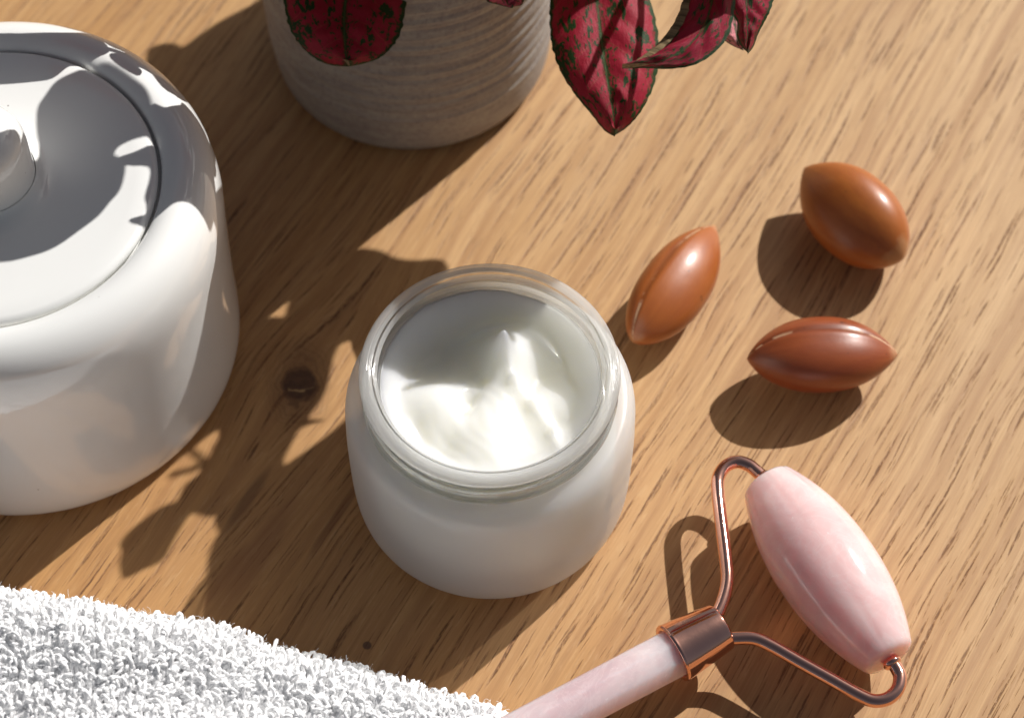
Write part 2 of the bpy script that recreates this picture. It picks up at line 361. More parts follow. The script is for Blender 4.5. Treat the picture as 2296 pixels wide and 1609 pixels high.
def glassy_white(p, P):
    s_ = p.n('ShaderNodeSeparateXYZ'); p.l(P, s_.inputs[0])
    rad = p.math('SQRT', p.math('ADD', p.math('MULTIPLY', s_.outputs[0], s_.outputs[0]), p.math('MULTIPLY', s_.outputs[1], s_.outputs[1])))
    ang = p.math('ARCTAN2', s_.outputs[1], s_.outputs[0])
    gr = p.noise(p.comb(p.math('MULTIPLY', rad, 3600.), p.math('MULTIPLY', ang, .8), p.math('MULTIPLY', s_.outputs[2], 2500.)), 1., 3, .6)
    p.pr(Base_Color=p.mix(gr, (.62, .62, .59), (.86, .87, .85)), Roughness=.14, Specular_IOR_Level=.6, Subsurface_Weight=1., Subsurface_Radius=(1., 1., 1.), Subsurface_Scale=.012, Normal=p.bump(gr, .7, .0003))
    tp = p.n('ShaderNodeBsdfTransparent'); tp.inputs[0].default_value = (.97, .98, .97, 1)
    ms = p.n('ShaderNodeMixShader'); ms.inputs[0].default_value = .50
    p.l(p.b.outputs[0], ms.inputs[1]); p.l(tp.outputs[0], ms.inputs[2]); p.l(ms.outputs[0], p.out.inputs[0])
    return p.m
def cream_mat():
    p = NT('cream'); P = p.obj()
    return p.pr(Base_Color=(.875, .868, .81), Roughness=.38, Specular_IOR_Level=.3, Subsurface_Weight=1., Subsurface_Scale=.0095, Subsurface_Radius=(1., .96, .82),
                Coat_Weight=.22, Coat_Roughness=.10, Normal=p.bump(p.noise(P, 900., 4), .12, .0002))

M = dict(oak=wood_material(), glaze=porcelain(), copper=copper(), quartz=quartz(), quartz2=quartz('pale_quartz', (.78, .66, .67), (.62, .47, .50)),
         pot=pot_material(), soil=simple('soil', (.05, .035, .025), .95), stem=simple('stem_green', (.09, .10, .04), .6), terry=terry(), frosted=frosted(),
         glass=clear_glass(), milky=milky(), cream=cream_mat())

# ------------------------------------------------------------------ setting
def tabletop():
    bm = bmesh.new(); x, y, t = 2.4, 2.4, .03
    bmesh.ops.create_cube(bm, size=1); bmesh.ops.scale(bm, vec=(x, y, t), verts=bm.verts); bmesh.ops.translate(bm, vec=(0, .2, -t/2), verts=bm.verts)
    bmesh.ops.bevel(bm, geom=list(bm.edges), offset=.003, segments=3, affect='EDGES')
    me = bpy.data.meshes.new('tabletop'); bm.to_mesh(me); bm.free()
    o = link('tabletop', me, M['oak'], None, smooth=False); o['kind'] = 'structure'; return o
tabletop()

# ------------------------------------------------------------------ sugar bowl
def sugar_bowl():
    root = empty('sugar_bowl', (-.1006, .0040, 0), 'round white glazed porcelain sugar bowl with a flat knobbed lid, dappled by leaf shadows', 'sugar bowl')
    p = [(0, .0016), (.030, .0016), (.0360, .0), (.0400, .0002), (.0420, .0012), (.0430, .0036), (.0433, .008), (.0433, .018), (.0435, .028), (.0438, .038),
         (.0440, .0450), (.0438, .0490), (.0432, .0522), (.0421, .0547), (.0405, .0566), (.0385, .0578), (.0365, .0582), (.0350, .0580), (.0338, .0574), (.0332, .0566), (.03305, .0555), (.0329, .0548), (.0320, .0545), (.0300, .0544), (.0296, .0535), (.0296, .045),
         (.0296, .010), (.030, .006), (0, .005)]
    pts = [Vector((a, 0, b)) for a, b in p]; fine = spline(pts, 3)
    body = lathe('bowl_body', [(max(q.x, 0), q.z) for q in fine], M['glaze'], root, 160)
    ld = [(0, .0548), (.0314, .0548), (.0321, .0550), (.0325, .0558), (.0325, .0566), (.0321, .0572), (.0312, .0575), (.028, .0574), (.020, .0573), (.0135, .0575), (.0118, .0579), (.0104, .0588), (.0097, .0602),
          (.0094, .0625), (.0094, .0675), (.0092, .0695), (.0087, .0711), (.0078, .0723), (.0066, .0731), (.0050, .0737), (.0030, .0740), (.0014, .0741), (0, .0741)]
    n = 13
    lid = lathe('lid', ld[:n], M['glaze'], root, 160)
    lathe('knob', [(.0096, .0600)]+ld[13:], M['glaze'], lid, 96)
    return root
sugar_bowl()

# ------------------------------------------------------------------ cream jar
JX, JY = -.0042, -.0308
def cream_jar():
    root = empty('cream_jar', (JX, JY, 0), 'open frosted glass jar of white face cream with clear threaded rim', 'jar')
    out = [(0, .0012), (.018, .0012), (.0215, .0002), (.0243, .0003), (.0262, .0018), (.0274, .0045), (.0279, .009), (.0281, .016), (.0282, .024), (.0281, .029), (.0280, .0322), (.0275, .0344), (.0265, .0357), (.0251, .0361), (.0241, .0362), (.0236, .0363)]
    fine = spline([Vector((a, 0, b)) for a, b in out], 3)
    inner = [(.0212, .0363), (.0213, .034), (.0217, .0313), (.0230, .0290), (.0243, .0274), (.0246, .024), (.0246, .012), (.0240, .0075), (.022, .0058), (0, .0055)]
    fin2 = spline([Vector((a, 0, b)) for a, b in inner], 3)
    lathe('glass_body', [(max(q.x, 0), q.z) for q in fine]+[(max(q.x, 0), q.z) for q in fin2], M['frosted'], root, 144)
    # clear neck with a screw thread
    seg, turns = 220, 1
    nk = [(.0235, .0364), (.0234, .0376), (.0234, .0392), (.0234, .0408), (.0234, .0420), (.0236, .0429), (.0241, .0435), (.0246, .0441), (.0247, .0446), (.0244, .0450), (.0238, .0453), (.0228, .0454), (.0219, .0452), (.0214, .0447), (.0211, .0440), (.02095, .0425), (.0210, .0400), (.0211, .0364)]
    nf = spline([Vector((a, 0, b)) for a, b in nk], 7)
    V = []; Fc = []
    for q in nf:
        for k in range(seg):
            a = 2*math.pi*k/seg; r = q.x
            if q.x > .0228 and q.z < .0432:      # thread ridge winds once round the neck
                zc = .0380+.0036*((k/seg+.15) % 1.0)
                for z_ in (zc-.0036, zc, zc+.0036): r += .0011*math.exp(-((q.z-z_)/.00045)**2)
            V.append((r*math.cos(a), r*math.sin(a), q.z))
    n = len(nf)
    for i in range(n):
        j = (i+1) % n
        for k in range(seg):
            k2 = (k+1) % seg; Fc.append((i*seg+k, i*seg+k2, j*seg+k2, j*seg+k))
    nko = mesh('neck_rim', V, Fc, M['glass'], root)
    nko.data.materials.append(M['milky'])
    for f in nko.data.polygons:
        q = f.center; rq = math.hypot(q.x, q.y)
        if q.z > .0444 and (rq > .0223 or rq < .0219) : f.material_index = 1
    bm = bmesh.new(); bm.from_mesh(nko.data); bmesh.ops.recalc_face_normals(bm, faces=bm.faces); bm.to_mesh(nko.data); bm.free()
    # cream: side and floor follow the glass, top is swirled
    NR, NA = 70, 200; Rt = .0209
    J = Vector((JX, JY, 0))
    def loc(px, py, z=.0388): q = at(px, py, z)-J; return q.x, q.y
    def seg_d(x, y, a, b):
        ax, ay = a; bx, by = b; L2 = (bx-ax)**2+(by-ay)**2
        t = max(0, min(1, ((x-ax)*(bx-ax)+(y-ay)*(by-ay))/L2)); dx, dy = x-ax-t*(bx-ax), y-ay-t*(by-ay)
        side = (bx-ax)*(y-ay)-(by-ay)*(x-ax)
        return math.hypot(dx, dy), t, side/math.sqrt(L2)
    peak = loc(1128, 790); pk_end = loc(1095, 1000)
    ridge = [loc(1130, 775), loc(1150, 850), loc(1195, 900), loc(1240, 960), loc(1262, 1030)]
    lump = loc(975, 900); lump2 = loc(1060, 980); front = loc(1120, 1050)
    hollow = loc(950, 790); hollow2 = loc(1010, 760); hollow3 = loc(1230, 830); groove = [loc(1085, 850), loc(1055, 890), loc(1040, 920)]
    arcA = (loc(1190, 735), loc(1275, 815)); arcB = (loc(1010, 745), loc(1200, 712))
    left = loc(905, 960); cut = [loc(1190, 780), loc(1195, 860), loc(1250, 940), loc(1290, 1020)]
    rr = [loc(1205, 800), loc(1290, 870), loc(1330, 960)]
    def g(x, y, c, s): return math.exp(-((x-c[0])**2+(y-c[1])**2)/(s*s))
    rnd = random.Random(4); ph = [(rnd.uniform(0, 6), rnd.uniform(0, 6), rnd.uniform(0, 6.3)) for _ in range(6)]
    def hz(x, y):
        r = math.hypot(x, y)/Rt
        z = .0374
        z += .0036*g(x, y, peak, .0042)+.0026*g(x, y, peak, .0016)
        for a, b in zip(ridge, ridge[1:]):
            d, t, s = seg_d(x, y, a, b); z = max(z, 0); z += .0005*math.exp(-(d/.0020)**2)+.0008*math.exp(-(d/.0009)**2)
        d, t, s = seg_d(x, y, peak, pk_end); z += .0018*math.exp(-(d/.0038)**2)*(1-.55*t)
        z += .0026*g(x, y, lump, .0055)+.0012*g(x, y, lump2, .0065)+.0012*g(x, y, front, .0060)
        z -= .0030*g(x, y, hollow, .0060)+.0024*g(x, y, hollow2, .0055)+.0024*g(x, y, hollow3, .0046)
        for a, b in zip(groove, groove[1:]):
            d, t, s = seg_d(x, y, a, b); z -= .0012*math.exp(-(d/.0014)**2)
        for a, b in zip(cut, cut[1:]):
            d, t, s = seg_d(x, y, a, b); z -= .0006*math.exp(-(d/.0020)**2)
        d, t, s = seg_d(x, y, left, loc(925, 1030)); z += .0009*math.exp(-(d/.0018)**2); d, t, s = seg_d(x, y, loc(935, 955), loc(965, 1040)); z -= .0008*math.exp(-(d/.0018)**2)
        z -= .0012*g(x, y, loc(1000, 1000), .0028)
        d, t, s = seg_d(x, y, *arcA); z += .0006*math.exp(-(d/.0007)**2)*math.sin(math.pi*t)
        d, t, s = seg_d(x, y, *arcB); z += .0005*math.exp(-(d/.0007)**2)*math.sin(math.pi*t)
        w_ = x*.82+y*.57; z += .00006*math.sin(w_*2600+2*math.sin(y*500))*math.exp(-((x-lump2[0])**2+(y-lump2[1])**2)/.00012)
        for k, (fx, fy, p0) in enumerate(ph): z += .00002*math.sin(x*400*(1+fx*.3)+y*380*(fy-3)*.5+p0)
        e = max(0, (r-.76)/.24); th_ = math.atan2(y, x); z = z*(1-e**1.6)+(.0413+.0004*math.sin(3*th_+1)+.00018*math.sin(9*th_)+.0001*math.sin(23*th_))*e**1.6
        return z
    V = [(0, 0, hz(0, 0))]; Fc = []
    for i in range(1, NR+1):
        r = Rt*(i/NR)
        for k in range(NA):
            a = 2*math.pi*k/NA; x, y = r*math.cos(a), r*math.sin(a); V.append((x, y, hz(x, y)))
    for k in range(NA): Fc.append((0, 1+k, 1+(k+1) % NA))
    for i in range(NR-1):
        for k in range(NA):
            k2 = (k+1) % NA; Fc.append((1+i*NA+k, 1+(i+1)*NA+k, 1+(i+1)*NA+k2, 1+i*NA+k2))
    base = 1+(NR-1)*NA
    wall = [(.02100, .0345), (.0210, .0335), (.0214, .0315), (.0226, .0293), (.0240, .0276), (.0244, .0240), (.0243, .0120), (.0237, .0080), (.0215, .0062)]
    for (r, z) in wall:
        b2 = len(V)
        for k in range(NA):
            a = 2*math.pi*k/NA; V.append((r*math.cos(a), r*math.sin(a), z))
        for k in range(NA):
            k2 = (k+1) % NA; Fc.append((base+k, b2+k, b2+k2, base+k2))
        base = b2
    V.append((0, 0, .0061)); Fc += [(base+k, len(V)-1, base+(k+1) % NA) for k in range(NA)]
    mesh('cream_fill', V, Fc, M['cream'], root)
    return root
cream_jar()

# ------------------------------------------------------------------ argan nuts
def nut(p0, p1, rad, roll, seam, label, mat, tri=.05, sharp=(.86, .86), bend=0.):
    z = rad*.97
    a, b = at(*p0, z), at(*p1, z); c = (a+b)/2; L = (b-a).length
    root = empty('argan_nut', (c.x, c.y, 0), label, 'nut', 'argan nuts on the table')
    ax = (b-a).normalized(); q = ax.to_track_quat('X', 'Z')
    NU, NV = 96, 60; V = []; Fc = []; UV = []
    for i in range(NV+1):
        t = -1+2*i/NV; t = math.sin(t*math.pi/2)                     # denser near the tips
        e = 2.3; sw = (t+1)/2
        r = rad*max(0, 1-abs(t+.10*(sharp[1]-sharp[0])*(1-t*t)*4)**e)**(sharp[0]*(1-sw)+sharp[1]*sw)
        for k in range(NU+1):
            u = k/NU; th = 2*math.pi*u
            f = 1+tri*math.cos(3*(th-roll))
            d = (u-seam+.5) % 1-.5
            f -= (.035*math.exp(-(d/.010)**2)*(1-.3*t*t)) - .012*math.exp(-((abs(d)-.030)/.016)**2)
            
            rr = r*f
            V.append((t*L/2*1.0, rr*math.cos(th)+bend*rad*(1-t*t), rr*math.sin(th))); UV.append((u, (t+1)/2))
    for i in range(NV):
        for k in range(NU): s = i*(NU+1)+k; Fc.append((s, s+1, s+NU+2, s+NU+1))
    Mx = q.to_matrix()
    V = [Mx @ Vector(v) for v in V]; zm = min(v.z for v in V); V = [v-Vector((0, 0, zm-.00005)) for v in V]
    o = mesh('shell', V, Fc, mat, root, uvs=UV)
    bm = bmesh.new(); bm.from_mesh(o.data); bmesh.ops.remove_doubles(bm, verts=bm.verts, dist=1e-7); bmesh.ops.recalc_face_normals(bm, faces=bm.faces); bm.to_mesh(o.data); bm.free()
    return root
nut((1420, 768), (1603, 508), .0073, .9, .185, 'slim chestnut brown nut nearest the cream jar, left of the other two', nut_material('nut_shell_a', (.41, .118, .024), (.29, .068, .015), .185), sharp=(.66, .92), bend=-.06)
nut((1803, 378), (2022, 582), .0091, 1.2, .85, 'fat brown nut lying farthest from the jar, upper right of the three', nut_material('nut_shell_b', (.42, .125, .022), (.25, .058, .010), .85), tri=.075, sharp=(.85, .62))
nut((1674, 808), (2012, 798), .0079, .6, .20, 'long reddish brown nut with a seam along its top, just above the roller', nut_material('nut_shell_c', (.31, .072, .020), (.20, .040, .012), .20), sharp=(.78, .84))

# ------------------------------------------------------------------ face roller
def face_roller():
    zc = .0103
    A, B = at(1722, 1084, zc), at(1990, 1470, zc); c = (A+B)/2
    root = empty('face_roller', (c.x, c.y, 0), 'rose quartz face roller with a rose gold wire fork beside the jar', 'face roller')
    off = Vector((c.x, c.y, 0))
    def put(V): return [Vector(v)-off for v in V]
    ax = (B-A).normalized(); L = (B-A).length; q = ax.to_track_quat('X', 'Z').to_matrix()
    Rm = .0100; seg = 112; prof = []
    for i in range(61):
        t = -1+2*i/60; r = .0056+(Rm-.0056)*(1-abs(t)**2.2)
        prof.append((t*L/2*.985, r))
    ends = lambda s: [(s*(L/2*.985+.0004), .0054), (s*(L/2*.985+.0009), .0048), (s*(L/2*.985+.0011), .0036), (s*(L/2*.985+.0011), .0001)]
    prof = ends(-1)[::-1]+prof+ends(1)
    V = []; Fc = []
    for (x, r) in prof:
        for k in range(seg):
            a = 2*math.pi*k/seg; f = 1-.014*max(0, math.cos(7*a))**6*min(1, abs(x)/(L/2)*1.6)   # soft ground facets
            V.append(c+q @ Vector((x, r*f*math.cos(a), r*f*math.sin(a))))
    for i in range(len(prof)-1):
        for k in range(seg): k2 = (k+1) % seg; Fc.append((i*seg+k, i*seg+k2, (i+1)*seg+k2, (i+1)*seg+k))
    Fc.append(tuple(range(seg))[::-1]); Fc.append(tuple((len(prof)-1)*seg+k for k in range(seg)))
    mesh('stone_barrel', put(V), Fc, M['quartz'], root)
    # end rings
    for e, s in ((A, -1), (B, 1)):
        d = ax*s; p0 = e+d*.0006
        pr = [(.0, .0012), (.0004, .0017), (.0010, .0019), (.0015, .0017), (.0019, .0012)]
        V = []; Fc = []; qq = d.to_track_quat('X', 'Z').to_matrix()
        pr = [(-.0012, .0010)]+[(x, r) for x, r in pr]+[(.0024, .0011)]
        pr = [(v.x, v.z) for v in spline([Vector((x, 0, r)) for x, r in pr], 4)]
        for (x, r) in pr:
            for k in range(32): a = 2*math.pi*k/32; V.append(p0+qq @ Vector((x, r*math.cos(a), r*math.sin(a))))
        for i in range(len(pr)-1):
            for k in range(32): k2 = (k+1) % 32; Fc.append((i*32+k, i*32+k2, (i+1)*32+k2, (i+1)*32+k))
        Fc.append(tuple(range(32))[::-1]); Fc.append(tuple((len(pr)-1)*32+k for k in range(32)))
        mesh('end_ring', put(V), Fc, M['copper'], root)
    eA = A-ax*.0022; eB = B+ax*.0022
    p1 = [at(1560, 1432, zc), at(1592, 1400, zc), at(1616, 1358, zc), at(1630, 1305, zc), at(1627, 1250, zc), at(1617, 1170, zc), at(1610, 1105, zc), at(1611, 1070, zc), at(1627, 1045, zc), at(1652, 1035, zc), at(1678, 1042, zc), at(1696, 1056, zc), eA+ax*.0010]
    p2 = [at(1560, 1432, zc), at(1610, 1434, zc), at(1650, 1430, zc), at(1692, 1431, zc), at(1730, 1447, zc), at(1790, 1481, zc), at(1860, 1520, zc), at(1928, 1558, zc), at(1960, 1570, zc), at(1990, 1565, zc), at(2012, 1545, zc), at(2018, 1518, zc), at(2010, 1497, zc), eB-ax*.0010]
    for p in (p1, p2):
        V, Fc = tube(spline(p, 8), 0.00133, 20); mesh('wire_arm', put(V), Fc, M['copper'], root)
    # ferrule and handle
    f0, f1 = at(1508, 1465, zc-.0003), at(1618, 1403, zc); d = (f0-f1).normalized(); qq = d.to_track_quat('X', 'Z').to_matrix(); Lf = (f0-f1).length
    pr = [(0, .0016), (0, .0044), (.0003, .0048), (.0008, .0049), (Lf-.0008, .0059), (Lf-.0003, .0060), (Lf+.0001, .0058), (Lf+.0001, .0050), (Lf-.003, .0048)]
    pf = []
    for i in range(len(pr)-1):
        for k in range(4): pf.append((pr[i][0]+(pr[i+1][0]-pr[i][0])*k/4, pr[i][1]+(pr[i+1][1]-pr[i][1])*k/4))
    pf.append(pr[-1]); V = []; Fc = []; sg = 96
    for (x, r) in pf:
        for k in range(sg): a = 2*math.pi*k/sg; V.append(f1+qq @ Vector((x, r*math.cos(a), r*math.sin(a))))
    for i in range(len(pf)-1):
        for k in range(sg): k2 = (k+1) % sg; Fc.append((i*sg+k, i*sg+k2, (i+1)*sg+k2, (i+1)*sg+k))
    Fc.append(tuple(range(sg))[::-1])
    mesh('ferrule', put(V), Fc, M['copper'], root)
    h1 = f0+d*.075; h1.z = .0135; dh = (h1-f0).normalized(); Lh = (h1-f0).length; qh = dh.to_track_quat('X', 'Z').to_matrix(); V = []; Fc = []; sg = 96
    for i in range(41):
        x = -.004+(Lh+.004)*i/40; r = .00485-.0003*i/40
        if i > 38: r *= (.9, .6)[i-39]
        for k in range(sg):
            a = 2*math.pi*k/sg+.35; m = (a % (math.pi/4))-math.pi/8; fr = math.cos(math.pi/8)/math.cos(m); f = .45+.55*fr*1.03
            V.append(f0+qh @ Vector((x, r*f*math.cos(a), r*f*math.sin(a))))
    for i in range(40):
        for k in range(sg): k2 = (k+1) % sg; Fc.append((i*sg+k, i*sg+k2, (i+1)*sg+k2, (i+1)*sg+k))
    Fc.append(tuple(range(sg))[::-1]); Fc.append(tuple(40*sg+k for k in range(sg)))
    mesh('handle', put(V), Fc, M['quartz2'], root)
    return root
face_roller()

# ------------------------------------------------------------------ towel
def towel():
    rnd = np.random.default_rng(11)
    edge = [(-420, 1215, 26), (-200, 1268, 26), (0, 1327, 25), (150, 1352, 24.5), (300, 1383, 24), (450, 1402, 23), (600, 1456, 21), (700, 1486, 20), (800, 1512, 18), (900, 1545, 16), (1000, 1575, 13.5), (1090, 1604, 10.5), (1150, 1640, 8), (1180, 1720, 6), (1190, 1850, 6), (1190, 2050, 6)]
    E = spline([(*[k for k in at(px, py, h/1000)][:2], h/1000) for px, py, h in edge], 12)
    n = len(E)
    root = empty('folded_towel', (-.05, -.09, 0), 'thick white terry cloth towel with looped pile in the lower left corner', 'towel')
    O = Vector((-.05, -.09, 0))
    # inward direction: away from the edge, roughly towards the viewer
    rows = []
    depth = [0.0, .0006, .0016, .003, .0045, .0065, .009, .0125, .0165, .021, .026, .032, .039, .047, .056, .066, .078, .092, .108]
    for i, P in enumerate(E):
        t = (E[min(i+1, n-1)]-E[max(i-1, 0)]); t.z = 0; t.normalize(); inw = Vector((t.y, -t.x, 0))
        inw = (inw*.55+Vector((-.25, -1, 0)).normalized()*.45).normalized()
        h = P.z; row = []
        rad = .009
        base = Vector((P.x, P.y, 0))
        row.append(base+inw*.004+Vector((0, 0, .0)))
        row.append(base+inw*.0008+Vector((0, 0, h*.18)))
        row.append(base-inw*.0004+Vector((0, 0, h*.42)))
        row.append(base+inw*.0000+Vector((0, 0, h*.66)))
        for dd in depth[1:]:
            k = min(1, dd/rad); z = h*.66+(h*.34)*math.sqrt(max(0, 1-(1-k)**2))
            q = base+inw*dd
            z += .0009*math.sin(q.x*95+q.y*60+1.0)*k+.0007*math.sin(q.x*40-q.y*150)*k-.0010*math.exp(-((dd-.014-.002*math.sin(q.x*60))/.005)**2)*(1 if q.x < .0 else .5)*k
            row.append(Vector((q.x, q.y, max(z, .002))))
        rows.append(row)
    m = len(rows[0]); V = [v-O for r_ in rows for v in r_]; Fc = []
    for i in range(n-1):
        for j in range(m-1): s = i*m+j; Fc.append((s, s+m, s+m+1, s+1))
    b0 = len(V)
    for i in range(n): q = rows[i][-1]-O; V.append(Vector((q.x, q.y, 0)))
    for i in range(n-1): Fc.append((i*m+m-1, (i+1)*m+m-1, b0+i+1, b0+i))
    mesh('cloth', V, Fc, M['terry'], root)
    # pile loops: sample the cloth evenly
    G = np.array([[list(v) for v in r_] for r_ in rows])       # n, m, 3
    quads = []
    a = G[:-1, :-1]; b = G[1:, :-1]; c = G[1:, 1:]; d = G[:-1, 1:]
    ar = np.linalg.norm(np.cross(b-a, c-a), axis=-1)/2+np.linalg.norm(np.cross(c-a, d-a), axis=-1)/2
    nor = np.cross(c-a, d-b); nor /= np.linalg.norm(nor, axis=-1, keepdims=True)+1e-12
    nor *= np.sign(nor[..., 2:3]*1e-9+nor[..., 2:3]+0.0)*1.0
    side = (a[..., 2] < .004)
    flat_ar = ar.ravel()
    # keep only cloth that could be seen near the frame
    cen = (a+b+c+d).reshape(-1, 3)/4
    v = cen-np.array(cam_pos); dep = v@np.array([0, _c, -_s]); px = PW/2+F_PX*v[:, 0]/dep; py = PH/2-F_PX*(v@np.array([0, _s, _c]))/dep
    keep = (px > -140) & (px < 1300) & (py < 1760)
    w = flat_ar*keep; N = int(w.sum()*1e6*2.6)
    idx = rnd.choice(len(w), N, p=w/w.sum())
    s, t = rnd.random(N), rnd.random(N)
    A_, B_, C_, D_ = [k.reshape(-1, 3)[idx] for k in (a, b, c, d)]
    P = (A_*(1-s[:, None])+B_*s[:, None])*(1-t[:, None])+(D_*(1-s[:, None])+C_*s[:, None])*t[:, None]
    # outward normals (side wall points away from the inward direction)
    Nn = np.cross(D_-A_, B_-A_); Nn /= np.linalg.norm(Nn, axis=1, keepdims=True)+1e-12
    top = P[:, 2] > .006
    flip = np.where((Nn[:, 2] < -.05), -1, 1); Nn *= flip[:, None]
    wall = np.abs(Nn[:, 2]) < .35; Nn[wall] = np.where((Nn[wall][:, 1:2]*1. < 0), -Nn[wall], Nn[wall])
    lean = rnd.normal(size=(N, 3))*.40; drift = np.stack([np.sin(P[:, 0]*160+P[:, 1]*90), np.cos(P[:, 0]*120-P[:, 1]*130), np.zeros(N)], 1)*.45
    up = Nn*.75+lean+drift+np.array([.20, .50, .1]); up /= np.linalg.norm(up, axis=1, keepdims=True)
    rv = rnd.normal(size=(N, 3)); sdv = np.cross(up, rv); sdv /= np.linalg.norm(sdv, axis=1, keepdims=True); bv = np.cross(up, sdv)
    K, S = 11, 5
    th = np.linspace(-.5, math.pi+.5, K)
    edge_f = np.clip((1-Nn[:, 2])*2.2, 0, 1); Ls = rnd.uniform(.0022, .0040, N)*(1+edge_f*.25*(rnd.random(N) > .6)); Ws = rnd.uniform(.00042, .00080, N); yr = rnd.uniform(.00027, .00037, N)
    hh = np.clip(np.sin(th)*.5+.55, 0, 1.2)           # height share along the loop
    hh = np.where(th < 0, (th+.5)/.5*.30, np.where(th > math.pi, (math.pi+.5-th)/.5*.30, .30+.70*np.sin(th)**.8))
    ww = np.where((th < 0) | (th > math.pi), .35, .35+.65*np.sin(th))*np.sign(np.cos(th)+1e-9)*np.where(np.abs(th-math.pi/2) < .01, 0, 1)
    ww = np.cos(np.clip(th, 0, math.pi))*(.45+.75*np.sin(np.clip(th, 0, math.pi)))
    tw = rnd.uniform(-.9, .9, N)
    cur = rnd.normal(size=(N, 2))*.00035
    ctr = P[:, None]-Nn[:, None]*.0003+up[:, None]*(hh[None, :, None]*Ls[:, None, None])+sdv[:, None]*(ww[None, :, None]*Ws[:, None, None]*1.25)
    ctr += bv[:, None]*((hh**2)[None, :, None]*cur[:, 0][:, None, None]*2+(ww*hh)[None, :, None]*(tw*Ws)[:, None, None])+sdv[:, None]*((hh**2)[None, :, None]*cur[:, 1][:, None, None]*2)
    tg = np.gradient(ctr, axis=1); tg /= np.linalg.norm(tg, axis=2, keepdims=True)+1e-12
    n1 = np.cross(tg, bv[:, None]+0*tg); n1 /= np.linalg.norm(n1, axis=2, keepdims=True)+1e-9; n2 = np.cross(tg, n1)
    ang = np.arange(S)*2*np.pi/S
    VV = ctr[:, :, None]+(n1[:, :, None]*np.cos(ang)[None, None, :, None]+n2[:, :, None]*np.sin(ang)[None, None, :, None])*yr[:, None, None, None]
    VV = VV.reshape(-1, 3)-np.array(O)
    base = (np.arange(N)*K*S)[:, None, None]; ii = np.arange(K-1)[None, :, None]*S; jj = np.arange(S)[None, None, :]; j2 = (jj+1) % S
    Q = np.stack([base+ii+jj, base+ii+j2, base+ii+S+j2, base+ii+S+jj], -1).reshape(-1, 4)
    me = bpy.data.meshes.new('terry_loops'); me.vertices.add(len(VV)); me.vertices.foreach_set('co', VV.astype(np.float32).ravel())
    me.loops.add(Q.size); me.loops.foreach_set('vertex_index', Q.ravel().astype(np.int32)); me.polygons.add(len(Q))
    me.polygons.foreach_set('loop_start', (np.arange(len(Q))*4).astype(np.int32)); me.polygons.foreach_set('loop_total', np.full(len(Q), 4, np.int32))
    me.update(calc_edges=True); me.validate()
    o = link('terry_loops', me, M['terry'], root); o['kind'] = 'stuff'
    # loose fibres along the far edge
    V = []; Fc = []; rr = random.Random(3)
    cand = [i for i in range(N) if (wall[i] or P[i, 2] > 0) and P[i, 2] > .004]
    near = []
    for i in cand:
        x, y = seen(P[i])
        if -60 < x < 1200: near.append(i)
    rr.shuffle(near)
    for i in near[:9000]:
        p = Vector(P[i]-np.array(O))+Vector(up[i])*rr.uniform(.0015, .0038); dv = Vector(up[i]+rnd.normal(size=3)*.8).normalized(); pts = [p]
        for k in range(7):
            dv = (dv+Vector(rnd.normal(size=3))*.55).normalized(); p = p+dv*rr.uniform(.0002, .00045); pts.append(p)
        v_, f_ = tube(pts, .000036, 3, caps=False); b = len(V); V += v_; Fc += [tuple(b+k for k in f) for f in f_]
    o = mesh('loose_fibres', V, Fc, M['terry'], root); o['kind'] = 'stuff'
    return root
towel()

# ------------------------------------------------------------------ plant pot
POT = Vector((-.0228, .0844, 0)); POT_H = .076
def plant_pot():
    root = empty('plant_pot', POT, 'grey brown speckled stoneware pot with fine throwing rings, holding the red leaved plant', 'plant pot')
    out = [(0, .0010), (.024, .0010), (.0272, .0), (.0292, .0006), (.0307, .0022), (.0315, .0050), (.0320, .010)]
    z = .0125
    prof = [(q.x, q.z) for q in spline([Vector((a, 0, b)) for a, b in out], 4)]
    while z < POT_H-.002:
        r = .0321+.0010*min(1, (z-.012)/.03)
        prof.append((r+.00022*math.sin(z*2*math.pi/.0042)+.0001*math.sin(z*2*math.pi/.0017+1), z)); z += .00045
    t = POT_H
    prof += [(.0331, t-.0015), (.0327, t-.0004), (.0318, t), (.0308, t-.0006), (.0304, t-.002), (.0300, .050), (.0290, .010), (.02, .006), (0, .006)]
    lathe('pot_wall', prof, M['pot'], root, 144)
    s = empty('potting_soil', POT+Vector((0, 0, .06)), 'dark crumbly potting soil filling the stoneware pot', 'soil')
    bm = bmesh.new(); rr = random.Random(5)
    bmesh.ops.create_circle(bm, cap_ends=True, radius=.0298, segments=48)
    for k in range(260):
        a = rr.uniform(0, 6.28); q = .0275*math.sqrt(rr.random())
        Mx = Matrix.Translation((q*math.cos(a), q*math.sin(a), rr.uniform(-.0004, .001))) @ Matrix.Rotation(rr.uniform(0, 3), 4, 'Z') @ Matrix.Diagonal((rr.uniform(.8, 1.4), 1, rr.uniform(.5, .9), 1))
        bmesh.ops.create_icosphere(bm, subdivisions=1, radius=rr.uniform(.0008, .002), matrix=Mx)
    me = bpy.data.meshes.new('soil_crumbs'); bm.to_mesh(me); bm.free(); o = link('soil_crumbs', me, M['soil'], s); o['kind'] = 'stuff'
plant_pot()

